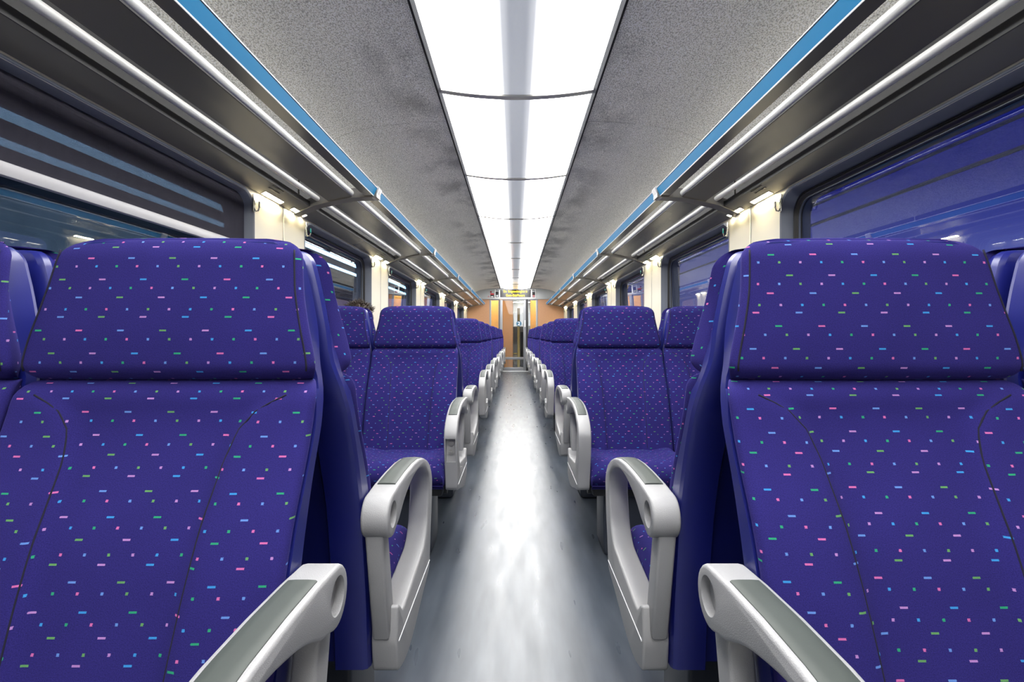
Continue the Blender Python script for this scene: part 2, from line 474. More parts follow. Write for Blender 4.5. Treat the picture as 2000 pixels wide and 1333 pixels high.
def loft(rows, vs, cap=1.0):
    """rows of equal-length point lists -> bmesh with UVs in metres"""
    bm = bmesh.new(); uvl = bm.loops.layers.uv.new('UVMap')
    n = len(rows[0]); vm = [[bm.verts.new(p) for p in r] for r in rows]
    ulist = []
    for r in rows:
        d = [0.0]
        for i in range(1, n): d.append(d[-1] + (Vector(r[i]) - Vector(r[i - 1])).length)
        mid = d[-1] / 2
        ulist.append([x - mid for x in d])
    for j in range(len(rows) - 1):
        for i in range(n - 1):
            f = bm.faces.new((vm[j][i], vm[j][i + 1], vm[j + 1][i + 1], vm[j + 1][i]))
            for lp, (jj, ii) in zip(f.loops, ((j, i), (j, i + 1), (j + 1, i + 1), (j + 1, i))):
                lp[uvl].uv = (ulist[jj][ii], vs[jj])
        f = bm.faces.new((vm[j][n - 1], vm[j][0], vm[j + 1][0], vm[j + 1][n - 1]))
        for lp in f.loops: lp[uvl].uv = (0, 0)
    for j in (0, len(rows) - 1):
        r = vm[j]
        if cap < 1.0:                                       # inset ring keeps the end cap from bending the shading
            c = sum((v.co for v in r), Vector()) / n
            q = [bm.verts.new(c + (v.co - c) * cap) for v in r]
            for i in range(n):
                k = (i + 1) % n
                f = bm.faces.new((r[i], r[k], q[k], q[i]))
                for lp, ii in zip(f.loops, (i, k, k, i)): lp[uvl].uv = (ulist[j][ii], vs[j])
            r = q
        f = bm.faces.new(r)
        for lp in f.loops: lp[uvl].uv = (0, 0)
    return bm

# ------------------------------------------------------------------ thing helpers
def tag(o, label, cat, group=None):
    o['label'] = label; o['category'] = cat
    if group: o['group'] = group
    return o

def thing(name, label, cat, loc=(0, 0, 0), rz=0, group=None):
    o = bpy.data.objects.new(name, None); COL.objects.link(o); o.empty_display_size = 0.1
    o.location = loc; o.rotation_euler = (0, 0, rz)
    return tag(o, label, cat, group)

def struct(o):
    o['kind'] = 'structure'; return o

def dup(root, loc, rz, label, group=None):
    r = root.copy(); COL.objects.link(r); r.location = loc; r.rotation_euler = (0, 0, rz)
    r['label'] = label
    if group: r['group'] = group
    for ch in list(root.children):
        c = ch.copy(); COL.objects.link(c); c.parent = r
        for g in list(ch.children):
            d = g.copy(); COL.objects.link(d); d.parent = c
    return r

# ------------------------------------------------------------------ the coach shell
YB, YN = 13.8, -3.0           # bulkhead, near end
XW = 1.33                     # inner wall face
SEAM0, PITCH_W = 2.86, 2.07
seams = [SEAM0 + PITCH_W * k for k in range(-2, 6)]   # window pillars
WZ0, WZ1 = 0.80, 1.712
windows = [(seams[k] + 0.29, seams[k + 1] - 0.33) for k in range(len(seams) - 1)]

bm = bmesh.new(); add_box(bm, (-1.5, YN, -0.06), (1.5, YB + 5.2, 0.0)); struct(obj('floor', bm, M['floor']))

CEIL = [(0.425, 2.292), (0.56, 2.288), (0.71, 2.277), (0.86, 2.258), (0.97, 2.235), (1.05, 2.208), (1.12, 2.17), (1.2, 2.12), (1.34, 2.02)]
br_y = [3.03 + 2.13 * k for k in range(-3, 6)]
cy = [YN] + [y for y in br_y if YN + 0.3 < y < YB - 0.3] + [YB]
n_c = 0
for s in (-1, 1):
    for a, b in zip(cy, cy[1:]):
        bm = bmesh.new()
        prof = [(s * x, z) for x, z in CEIL] + [(s * x, z + 0.02) for x, z in CEIL[::-1]]
        add_prism_y(bm, prof, a + 0.003, b - 0.003)
        struct(obj('ceiling', bm, M['felt'], angle=60))
bm = bmesh.new()
add_prism_y(bm, [(-1.5, 1.95), (-1.2, 2.42), (1.2, 2.42), (1.5, 1.95), (1.5, 2.0), (1.24, 2.5), (-1.24, 2.5), (-1.5, 2.0)], YN, YB)
struct(obj('ceiling', bm, M['darkgap']))
bm = bmesh.new(); add_box(bm, (-1.5, YN - 0.05, -0.06), (1.5, YN, 2.5)); struct(obj('wall_near', bm, M['wallgrey']))

for s, side in ((-1, 'left'), (1, 'right')):
    outer = [(YN, 0.0), (YB, 0.0), (YB, 2.06), (YN, 2.06)]
    bm = plate([outer] + [rrect(a, WZ0, b, WZ1, 0.10) for a, b in windows], 0.035)
    mapv(bm, lambda c: Vector((s * (XW + 0.0175 + c.z), c.x, c.y)))
    w = struct(obj('wall_' + side, bm, M['cream']))
    for y in seams:
        bm = bmesh.new(); add_box(bm, (s * (XW - 0.004), y - 0.006, 0.05), (s * (XW + 0.002), y + 0.006, 1.74), 0.002)
        obj('seam_strip', bm, M['cream'], w)
        bm = bmesh.new(); add_box(bm, (s * (XW - 0.0015), y - 0.010, 0.05), (s * (XW + 0.002), y - 0.0055, 1.74))
        obj('seam_gap', bm, M['frame'], w)
    bm = bmesh.new(); add_box(bm, (s * (XW - 0.03), YN, 0), (s * XW, YB, 0.12), 0.008); struct(obj('baseboard_' + side, bm, M['frame']))
wi = 0
for s in (-1, 1):
    for a, b in windows:
        wi += 1
        def ring(loops):
            bm = bmesh.new()
            vv = [[bm.verts.new((s * x, y, z)) for y, z in lp] for x, lp in loops]
            n = len(vv[0])
            for j in range(len(vv) - 1):
                for i in range(n):
                    bm.faces.new((vv[j][i], vv[j][(i + 1) % n], vv[j + 1][(i + 1) % n], vv[j + 1][i]))
            return bm
        def lp(d, r=0.10): return rrect(a + d, WZ0 + d, b - d, WZ1 - d, max(r - d * 0.3, 0.03))
        fr = struct(obj('window_%d' % wi, ring([(XW - 0.001, lp(-0.012)), (XW - 0.003, lp(-0.004)), (XW + 0.002, lp(0.002)), (XW + 0.062, lp(0.018)), (XW + 0.062, lp(0.05)), (XW + 0.12, lp(0.05))]), M['frame'], angle=50))
        obj('gasket', ring([(XW + 0.061, lp(0.016)), (XW + 0.052, lp(0.018)), (XW + 0.050, lp(0.024)), (XW + 0.056, lp(0.027)), (XW + 0.050, lp(0.031)), (XW + 0.052, lp(0.037)), (XW + 0.058, lp(0.040)), (XW + 0.06, lp(0.047)), (XW + 0.078, lp(0.052))]), M['gasket'], fr, angle=50)
        bm = bmesh.new(); add_box(bm, (s * (XW + 0.086), a + 0.03, WZ0 + 0.03), (s * (XW + 0.088), b - 0.03, WZ1 - 0.03))
        mapv(bm, lambda c: Vector((c.x - s * 0.035 * (c.z - 1.256), c.y, c.z)))
        obj('pane', bm, M['glass'], fr)

# roller blind in the nearest left window
a, b = windows[1]
bl = thing('roller_blind', 'dark mesh roller blind half drawn over the nearest left window', 'blind', (-(XW + 0.035), (a + b) / 2, 1.44))
box('blind_fabric', (-0.0006, -(b - a) / 2 + 0.025, 0.0), (0.0006, (b - a) / 2 - 0.025, 0.262), M['blind'], bl)
box('bottom_bar', (-0.010, -(b - a) / 2 + 0.015, -0.02), (0.012, (b - a) / 2 - 0.015, 0.018), M['collar'], bl, 0.004)
bl.children[1]['label'] = 'cream bottom bar'

# ------------------------------------------------------------------ ceiling lights
LJ = [2.63 + 1.38 * k for k in range(-4, 9)]
names = ['nearest', 'second', 'third', 'fourth', 'fifth', 'sixth', 'seventh', 'eighth', 'ninth', 'tenth', 'eleventh']
def arcx(w, z0, sag, n=16):
    return [(w * (2 * i / n - 1), z0 - sag * (1 - (2 * i / n - 1) ** 2)) for i in range(n + 1)]
vis = 0
for a, b in zip(LJ, LJ[1:]):
    b = min(b, YB - 0.01)
    lab = 'bright white ceiling light panel, %s one from the camera' % names[vis] if b < 13.5 else 'bright white ceiling light panel touching the wall above the destination display'
    if b < 1.9: lab = 'bright white ceiling light panel %s, above the top of the picture' % ('behind the camera', 'just behind the camera', 'right over the camera')[LJ.index(a)]
    else: vis += 1
    t = thing('ceiling_light', lab, 'ceiling light', (0, a, 0), 0, 'light panels along the ceiling')
    L_ = b - a
    bm = bmesh.new()
    up = arcx(0.396, 2.284, 0.034)
    add_prism_y(bm, up + [(x, z + 0.006) for x, z in up[::-1]], 0.022, L_ - 0.022)
    obj('diffuser', bm, M['diffuser'], t, angle=60)
    for sx in (-1, 1):
        bm = bmesh.new(); add_prism_y(bm, [(sx * 0.394, 2.285), (sx * 0.413, 2.278), (sx * 0.413, 2.31), (sx * 0.394, 2.31)], 0, L_); obj('side_rail', bm, M['lightframe'], t)
    bm = bmesh.new()
    j = arcx(0.397, 2.277, 0.034)
    add_prism_y(bm, j + [(x, z + 0.02) for x, z in j[::-1]], -0.021, 0.021)
    obj('joint_strip', bm, M['lightjoint'], t, angle=60)
bm = bmesh.new()
for sx in (-1, 1): add_box(bm, (sx * 0.413, YN, 2.279), (sx * 0.423, YB, 2.33))
add_box(bm, (-0.43, YN, 2.33), (0.43, YB, 2.34))
struct(obj('trim_1', bm, M['darkgap']))

# ------------------------------------------------------------------ luggage racks (profile for side +1, x outward)
def rack_profile_z(x): return interp([(0.83, 1.831), (0.905, 1.828), (0.98, 1.8265), (1.05, 1.815), (1.126, 1.798), (1.20, 1.782), (1.33, 1.728)], x)
def rack_module(s, y0, L_, label, wood=False):
    t = thing('luggage_rack', label, 'luggage rack', (0, y0, 0), 0, 'overhead luggage rack sections')
    g = 0.012
    def panel(x0, x1, th, nm='shelf_panel'):
        xs = [x0 + (x1 - x0) * i / 8 for i in range(9)]
        lo = [(s * x, rack_profile_z(x)) for x in xs]; hi = [(s * x, rack_profile_z(x) + th) for x in xs[::-1]]
        bm = bmesh.new(); add_prism_y(bm, lo + hi, g, L_ - g); obj(nm, bm, M['rack'], t, angle=40)
    panel(0.854, 0.907, 0.012)
    panel(0.988, 1.124, 0.006)
    panel(1.234, 1.327, 0.006)
    for cx, cz, r in ((0.991, 1.8485, 0.019), (1.190, 1.8145, 0.0155)):
        pts = [(s * (cx + r * math.cos(q)), cz + r * math.sin(q)) for q in [2 * PI * i / 28 for i in range(28)]]
        bm = bmesh.new(); add_prism_y(bm, pts, g, L_ - g); obj('support_rail', bm, M['rail'], t, angle=50)
    for ex, eh in ((0.9845, 0.013), (1.2335, 0.030)):  # dark strips stand in for the shaded lower half of the rails
        box('shade_lip', (s * ex, g, rack_profile_z(ex) - 0.0015), (s * (ex + 0.004), L_ - g, rack_profile_z(ex) + eh), M['rackdark'], t)
    box('back_panel', (s * 1.318, g, 1.745), (s * 1.326, L_ - g, 2.03), M['rackdark'], t)
    # nose: blue band between two white edges
    def nose(p, q, th, m, nm):
        (x0, z0), (x1, z1) = p, q
        bm = bmesh.new(); add_prism_y(bm, [(s * x0, z0), (s * x1, z1), (s * (x1 + th), z1 + th * 0.3), (s * (x0 + th), z0 + th * 0.3)], 0.0, L_); obj(nm, bm, m, t)
    nose((0.8545, 1.8295), (0.852, 1.8335), 0.012, M['whiteline'], 'edge_line')
    nose((0.852, 1.8335), (0.834, 1.874), 0.02, M['blue'], 'blue_strip')
    nose((0.836, 1.8745), (0.8355, 1.878), 0.02, M['black'], 'shadow_gap')
    nose((0.8325, 1.878), (0.831, 1.881), 0.012, M['whiteline'], 'edge_line')
    # half brackets and half collars at both ends, closing against the next section
    xs = [0.836 + (1.33 - 0.836) * i / 16 for i in range(17)]
    lo = [(s * x, rack_profile_z(x) - 0.006) for x in xs]; hi = [(s * x, rack_profile_z(x) + 0.05) for x in xs[::-1]]
    q = [(0.866, 1.820), (0.849, 1.825), (0.833, 1.852), (0.823, 1.880), (0.831, 1.892), (0.85, 1.890), (0.872, 1.85)]
    for e0, e1, c0, c1 in ((0.0, 0.04, 0.0015, 0.034), (L_ - 0.04, L_, L_ - 0.034, L_ - 0.0015)):
        bm = bmesh.new(); add_prism_y(bm, lo + hi, e0, e1); obj('end_bracket', bm, M['bracket'], t, angle=40)
        bm = bmesh.new(); add_prism_y(bm, [(s * a_, b_) for a_, b_ in q], c0, c1); obj('joint_collar', bm, M['collar'], t, angle=30)
    bm = bmesh.new()
    for i in range(9):
        for k in range(2):
            x0 = 1.240 + k * 0.022
            y = L_ - 0.47 + i * 0.013
            z = rack_profile_z(x0 + 0.009)
            add_box(bm, (s * x0, y, z - 0.0008), (s * (x0 + 0.017), y + 0.004, z + 0.003))
    obj('vent', bm, M['black'], t)
    return t
order = ['nearest', 'second', 'third', 'fourth', 'fifth', 'sixth', 'seventh']
for s, side in ((-1, 'left'), (1, 'right')):
    ys = [y for y in br_y if y > -1.3] + [YB - 0.05]
    for i, (a, b) in enumerate(zip(ys, ys[1:])):
        if b - a < 0.3: continue
        nm = order[i] if b < YB - 1 else 'farthest'
        nm = {0: 'beside the camera, out of the picture', 1: 'nearest, cut by the picture edge'}.get(i, order[i - 1] + ' from the camera') if nm != 'farthest' else 'farthest, ending at the beige wall'
        rack_module(s, a, b - a, 'blue-edged grey luggage rack section on the %s, %s' % (side, nm))

# ------------------------------------------------------------------ lamps and hooks on the pillars
for s, side in ((-1, 'left'), (1, 'right')):
    for k, y in enumerate(seams):
        if y < 2 or y > 13.5: continue
        where = '%s %s pillar' % (['nearest', 'second', 'third', 'fourth', 'fifth', 'last'][k - 2], side)
        for q, (y0, w_) in enumerate(((y - 0.17, 0.2), (y + 0.15, 0.18))):
            t = thing('pillar_lamp', 'warm lamp under the rack lighting the %s half of the %s' % (('near', 'far')[q], where), 'lamp', (s * (XW - 0.022), y0, 1.7315), 0, 'warm lamps above the window pillars')
            def strip(nm, hw_, e_, o0, o1, m):
                xa, xb = XW - 0.022 - hw_, XW - 0.022 + hw_
                za, zb = rack_profile_z(xa) - 1.7315, rack_profile_z(xb) - 1.7315
                bm = bmesh.new(); add_prism_y(bm, [(-s * hw_, za - o1), (s * hw_, zb - o1), (s * hw_, zb - o0), (-s * hw_, za - o0)], -w_ / 2 - e_, w_ / 2 + e_); obj(nm, bm, m, t)
            strip('housing', 0.014, 0.008, 0.0003, 0.0016, M['bracket'])
            strip('light_strip', 0.0105, 0.0, 0.0010, 0.0026, M['warm'])
        for q, yy in enumerate((y - 0.335, y + 0.30)):
            col = 'chrome coat hook' if q == 0 else 'chrome coat hook with a teal clip'
            t = thing('coat_hook', '%s by the %s' % (col, where), 'hook', (s * (XW - 0.002), yy, 1.64), 0, 'coat hooks beside the windows')
            bm = bmesh.new(); add_box(bm, (0, -0.010, -0.02), (-s * 0.006, 0.010, 0.07), 0.002); obj('back_plate', bm, M['chrome'], t)
            bm = bmesh.new()
            add_tube(bm, [(-s * 0.004, 0, 0.0), (-s * 0.012, 0, -0.016), (-s * 0.024, 0, -0.014), (-s * 0.030, 0, 0.004)], 0.0038)
            obj('hook_arm', bm, M['chrome'], t)
            bm = bmesh.new(); add_box(bm, (-s * 0.027, -0.005, 0.002), (-s * 0.034, 0.005, 0.032), 0.002); obj('hook_tip', bm, M['chrome'] if q == 0 else M['teal'], t)

# ------------------------------------------------------------------ seats.  local: +Y forward, X across, origin under the shared back plane
HW = smooth_tab([(0.930, 0.221), (0.952, 0.2265), (0.985, 0.220), (1.012, 0.2135), (1.043, 0.2065), (1.075, 0.2005), (1.107, 0.197), (1.16, 0.191)])
HF = smooth_tab([(0.930, 0.090), (0.95, 0.097), (1.0, 0.093), (1.06, 0.083), (1.12, 0.070), (1.16, 0.058)])
BF = smooth_tab([(0.36, 0.305), (0.45, 0.285), (0.55, 0.255), (0.65, 0.222), (0.70, 0.203), (0.735, 0.188), (0.815, 0.143), (0.859, 0.122), (0.93, 0.100)])
SB = smooth_tab([(0.30, 0.188), (0.45, 0.175), (0.656, 0.138), (0.75, 0.106), (0.805, 0.084), (0.86, 0.056), (0.943, 0.017), (1.02, 0.012), (1.15, 0.012)])
SW = smooth_tab([(0.30, 0.229), (0.86, 0.2295), (0.91, 0.224), (0.955, 0.2115), (1.013, 0.207), (1.05, 0.200), (1.083, 0.194), (1.117, 0.185), (1.16, 0.177)], 80, 2)

def section(w, uf, ub, r, crown=0.006, bol=None, nx=28, nr=5, tap=0.0):
    """from back-left round the front to back-right"""
    pts = [(-w + tap, ub), (-w + tap * 0.5, ub + (uf - r - ub) * 0.5)]
    for k in range(nr + 1):
        q = PI - (k / nr) * PI / 2
        pts.append((-w + r + r * math.cos(q), uf - r + r * math.sin(q)))
    for i in range(1, nx):
        x = (-w + r) + (2 * w - 2 * r) * i / nx
        pts.append((x, uf))
    for k in range(nr + 1):
        q = PI / 2 - (k / nr) * PI / 2
        pts.append((w - r + r * math.cos(q), uf - r + r * math.sin(q)))
    pts += [(w - tap * 0.5, ub + (uf - r - ub) * 0.5), (w - tap, ub)]
    out = []
    for x, y in pts:
        fr = max(0.0, (y - ub) / max(uf - ub, 1e-4))
        d = crown * (1 - (x / w) ** 2) if crown else 0
        if bol: d += bol(x)
        out.append((x, y + d * fr))
    return out

def headrest_bm():
    rows, vs = [], []
    acc, last = 0.0, None
    z0, z1 = 0.930, 1.160
    zs = []
    for k in range(9):
        zs.append((k / 8) ** 1.6 * 0.03)
    zs = [z0 + q for q in zs] + [z0 + 0.03 + (z1 - 0.075 - z0) * i / 14 for i in range(1, 15)]
    top0 = zs[-1]
    for k in range(1, 11): zs.append(top0 + (z1 - top0) * math.sin(k / 10 * PI / 2))
    for z in zs:
        w, uf = interp(HW, z), interp(HF, z); ub = 0.046
        lo = max(0.0, 1 - (z - z0) / 0.025); hi = max(0.0, (z - (z1 - 0.04)) / 0.04)
        i1 = 0.024 * (1 - math.sqrt(max(0, 1 - lo * lo))); i2 = 1 - math.sqrt(max(0, 1 - min(hi, 1) ** 2))
        w2 = w - 0.012 * (1 - math.sqrt(max(0, 1 - lo * lo))) - 0.040 * i2
        uf2 = uf - i1 - 0.026 * i2
        r = min(0.012, (uf2 - ub) * 0.6)
        zz = z
        rows.append([(x, y, zz - 0.006 * (abs(x) / w2) ** 4 * hi) for x, y in section(w2, uf2, ub, r, 0.006, tap=0.020)])
        if last is not None: acc += math.hypot(z - last[0], uf2 - last[1])
        last = (z, uf2); vs.append(acc)
    return loft(rows, vs, 0.86)

def seam_x(z): return interp([(0.40, 0.098), (0.60, 0.104), (0.75, 0.110), (0.82, 0.116), (0.86, 0.126), (0.89, 0.150), (0.905, 0.180), (0.918, 0.205)], z)
def back_dip(x, z): return -0.014 * (1 - sstep(seam_x(z) - 0.02, seam_x(z) + 0.012, abs(x))) * sstep(0.95, 0.86, z)
def back_front(x, z):
    w = 0.230; uf = interp(BF, z)
    return uf + 0.004 * (1 - (x / w) ** 2) + back_dip(x, z)

def backrest_bm():
    rows, vs = [], []
    z0, z1 = 0.36, 0.930
    zs = [z0 + (z1 - 0.05 - z0) * i / 26 for i in range(27)] + [z1 - 0.05 + 0.05 * math.sin(k / 8 * PI / 2) for k in range(1, 9)]
    acc = 0.0; last = None
    for z in zs:
        uf = interp(BF, z); ub = interp(SB, z) + 0.03
        hi = max(0.0, (z - (z1 - 0.03)) / 0.03); i2 = 1 - math.sqrt(max(0, 1 - min(hi, 1) ** 2))
        w = 0.230 - 0.018 * i2; uf2 = uf - 0.03 * i2
        ub = min(ub, uf2 - 0.035)
        r = 0.015
        rows.append([(x, y, z) for x, y in section(w, uf2, ub, r, 0.004, lambda x: back_dip(x, z), nx=48, tap=0.012)])
        if last is not None: acc += math.hypot(z - last[0], uf2 - last[1])
        last = (z, uf2); vs.append(acc)
    return loft(rows, vs, 0.86)

def seam_bm(sg):
    bm = bmesh.new()
    pts = []
    for i in range(40):
        z = 0.44 + (0.910 - 0.44) * i / 39
        x = sg * seam_x(z); pts.append((x, back_front(x, z) - 0.0007, z))
    add_tube(bm, pts, 0.0014, 6); return bm

def hem_bm(sg):
    bm = bmesh.new()
    pts = [(sg * (interp(HW, z) - 0.009), interp(HF, z) + 0.0005, z) for z in [0.945 + 0.19 * i / 24 for i in range(25)]]
    add_tube(bm, pts, 0.0014, 6); return bm

def cushion_bm():
    top = smooth_tab([(0.26, 0.440), (0.34, 0.436), (0.46, 0.446), (0.54, 0.452), (0.60, 0.448), (0.64, 0.44)])
    rows, vs = [], []
    us = [0.26 + 0.30 * i / 16 for i in range(17)]
    acc = 0; last = None
    def sec(w, zt, zb, u):
        r = min(0.035, (zt - zb) * 0.45)
        out = []
        for x, z in section(w, zt, zb, r, 0.0, None, nx=28):
            f = (z - zb) / max(zt - zb, 1e-4)
            out.append((x, u, z + f * 0.012 * (sstep(0.10, 0.19, abs(x)) - 0.6)))
        return out
    for u in us:
        rows.append(sec(0.229, interp(top, u), 0.35, u)); vs.append(u)
    # rounded front roll
    for k in range(1, 13):
        q = k / 12 * PI * 0.80
        u = 0.56 + 0.075 * math.sin(q); zt = 0.452 - 0.062 * (1 - math.cos(q)) * 0.95
        rows.append(sec(0.229 - 0.004 * k / 12, zt, min(0.35, zt - 0.012), u)); vs.append(0.56 + 0.07 * q)
    return loft(rows, vs)

def shell_bm():
    rows = []
    zs = [0.30 + 0.82 * i / 44 for i in range(45)] + [1.12 + 0.030 * math.sin(k / 6 * PI / 2) for k in range(1, 7)]
    for z in zs:
        hi = max(0.0, (z - 1.12) / 0.03); i2 = 1 - math.sqrt(max(0, 1 - min(hi, 1) ** 2))
        w = interp(SW, z) - 0.03 * i2; ub = interp(SB, z) + 0.012 * i2
        if z < 0.905: uf = max(interp(BF, z) - 0.030, ub + 0.03)
        else: uf = max(0.056, interp(BF, min(z, 0.93)) - 0.030 - (z - 0.905) * 1.2)
        uf = max(uf, ub + 0.02)
        if z < 0.5: uf = interp([(0.30, ub + 0.06), (0.5, interp(BF, 0.5) - 0.030)], z)
        rec = 0.028 * sstep(0.93, 0.78, z)
        rec = min(rec, (uf - ub) * 0.5)
        c = 0.013; wf = w - 0.010 * sstep(0.94, 1.02, z)
        half = [(wf, uf), ((w + wf) / 2, (uf + ub) / 2), (w, ub + c), (w - c * 0.3, ub + c * 0.3), (w - c, ub), (w - 0.07, ub), (w - 0.082, ub + rec), (0.06, ub + rec)]
        pts = [(-x, y) for x, y in half] + [(x, y) for x, y in half[::-1]]
        rows.append([(x, y, z) for x, y in pts])
    return loft(rows, [0] * len(rows))

HINGE = (0.160, 0.636)
ARM_TOP = [(0.160, 0.677), (0.22, 0.6815), (0.30, 0.684), (0.38, 0.683), (0.45, 0.677), (0.51, 0.664), (0.56, 0.646), (0.60, 0.624), (0.625, 0.600)]
def arm_outline():
    pts = []
    for k in range(17):                                     # round hinge boss, from under the arm round the back to the top
        q = math.radians(-62 - k / 16 * 208)
        pts.append((HINGE[0] + 0.043 * math.cos(q), HINGE[1] - 0.002 + 0.043 * math.sin(q)))
    pts += ARM_TOP[1:]
    pts += round_poly([(0.625, 0.600, 0), (0.640, 0.575, 0.02), (0.634, 0.50, 0.05), (0.607, 0.40, 0.04), (0.592, 0.325, 0.02), (0.48, 0.302, 0.06), (0.37, 0.270, 0.06),
                       (0.28, 0.262, 0.04), (0.205, 0.285, 0.012), (0.195, 0.350, 0.01), (0.205, 0.425, 0.006), (0.222, 0.420, 0.006), (0.250, 0.392, 0.02), (0.508, 0.424, 0.02),
                       (0.556, 0.460, 0.03), (0.584, 0.560, 0.04), (0.572, 0.604, 0.02), (0.52, 0.637, 0.03), (0.44, 0.656, 0.04), (0.36, 0.655, 0.05), (0.27, 0.634, 0.05), (0.215, 0.606, 0)], 4)[1:]
    out = []
    for p in pts:
        if not out or math.hypot(p[0] - out[-1][0], p[1] - out[-1][1]) > 0.0025: out.append(p)
    return out

def boolean_cut(o, cutters):
    for cbm in cutters:
        bmesh.ops.recalc_face_normals(cbm, faces=cbm.faces[:])
        me = bpy.data.meshes.new('tmp'); cbm.to_mesh(me); cbm.free()
        c = bpy.data.objects.new('tmp', me); COL.objects.link(c); c.parent = o.parent
        md = o.modifiers.new('cut', 'BOOLEAN'); md.object = c; md.operation = 'DIFFERENCE'; md.solver = 'EXACT'
        o.data.update(); bpy.context.view_layer.update()
        dg = bpy.context.evaluated_depsgraph_get()
        new = bpy.data.meshes.new_from_object(o.evaluated_get(dg))
        o.modifiers.clear()
        old = o.data; o.data = new
        bpy.data.objects.remove(c); bpy.data.meshes.remove(me); bpy.data.meshes.remove(old)
        finish(new, 32)

def arm_parts(t, sg, open_cover=False):
    xo, xi = 0.287, 0.231
    bm = bmesh.new()
    ol = arm_outline()
    A = [bm.verts.new((sg * xi, u, z)) for u, z in ol]; B = [bm.verts.new((sg * xo, u, z)) for u, z in ol]
    f0, f1 = bm.faces.new(A), bm.faces.new(B[::-1])
    n = len(ol)
    for i in range(n): bm.faces.new((A[i], B[i], B[(i + 1) % n], A[(i + 1) % n]))
    bmesh.ops.recalc_face_normals(bm, faces=bm.faces[:])
    bmesh.ops.bevel(bm, geom=list(f0.edges) + list(f1.edges), offset=0.006, segments=3, affect='EDGES', profile=0.5)
    arm = obj('armrest', bm, M['arm'], t, angle=40)
    cuts = []
    c1 = bmesh.new(); add_cyl(c1, (sg * (xo + 0.002), HINGE[0], HINGE[1]), (1, 0, 0), 0.0265, 0.030, 32); cuts.append(c1)
    if open_cover:
        c2 = bmesh.new(); add_box(c2, (sg * (xi + 0.007), 0.606, 0.455), (sg * (xo - 0.007), 0.68, 0.558)); cuts.append(c2)
    boolean_cut(arm, cuts)
    # slimmer rear post between the hinge boss and the lower block
    pm = bmesh.new(); pm.from_mesh(arm.data)
    b2 = bmesh.new()
    pl = [(0.128, 0.628), (0.178, 0.620), (0.232, 0.400), (0.19, 0.36)]
    A = [b2.verts.new((sg * (xi + 0.004), u, z)) for u, z in pl]; B = [b2.verts.new((sg * (xo - 0.016), u, z)) for u, z in pl]
    b2.faces.new(A); b2.faces.new(B[::-1])
    for i in range(4): b2.faces.new((A[i], B[i], B[(i + 1) % 4], A[(i + 1) % 4]))
    bmesh.ops.recalc_face_normals(b2, faces=b2.faces[:])
    bmesh.ops.bevel(b2, geom=b2.edges[:], offset=0.006, segments=3, affect='EDGES', profile=0.5)
    tm = bpy.data.meshes.new('tmp'); b2.to_mesh(tm); b2.free(); pm.from_mesh(tm); bpy.data.meshes.remove(tm)
    pm.to_mesh(arm.data); pm.free(); finish(arm.data, 40)
    # soft pad let into the top
    bm = bmesh.new()
    tp = smooth_tab(ARM_TOP, 60, 2)
    dense = []
    for i in range(25):
        u = 0.212 + (0.555 - 0.212) * i / 24
        dense.append((u, interp(tp, u)))
    hw = 0.0195; cx = (xo + xi) / 2
    prof = []
    for i, (u, z) in enumerate(dense):
        a_ = dense[max(i - 1, 0)]; b_ = dense[min(i + 1, 24)]
        tx, tz = b_[0] - a_[0], b_[1] - a_[1]; l = math.hypot(tx, tz); nx, nz = -tz / l, tx / l
        prof.append((u, z, nx, nz))
    rows = []
    for u, z, nx, nz in prof:
        r_ = []
        for x, h in ((-hw, -0.006), (-hw, 0.0012), (-hw + 0.002, 0.0026), (-hw * 0.4, 0.0032), (hw * 0.4, 0.0032), (hw - 0.002, 0.0026), (hw, 0.0012), (hw, -0.006)):
            r_.append((sg * (cx + x), u + nx * h, z + nz * h))
        rows.append(r_)
    pad = obj('arm_pad', loft(rows, [0] * len(rows)), M['pad'], arm, angle=40); pad['label'] = 'grey-green soft arm pad'
    bm = bmesh.new(); add_box(bm, (sg * (xo - 0.002), 0.205, 0.349), (sg * (xo + 0.0012), 0.588, 0.3515)); obj('cover_joint', bm, M['whiteline'], arm)
    if open_cover:
        for z in (0.495, 0.533):
            bm = bmesh.new(); add_cyl(bm, (sg * cx, 0.608, z), (0, 1, 0), 0.0105, 0.008, 20); add_cyl(bm, (sg * cx, 0.612, z), (0, 1, 0), 0.004, 0.004, 8)
            obj('screw', bm, M['screw'], arm)
    return arm

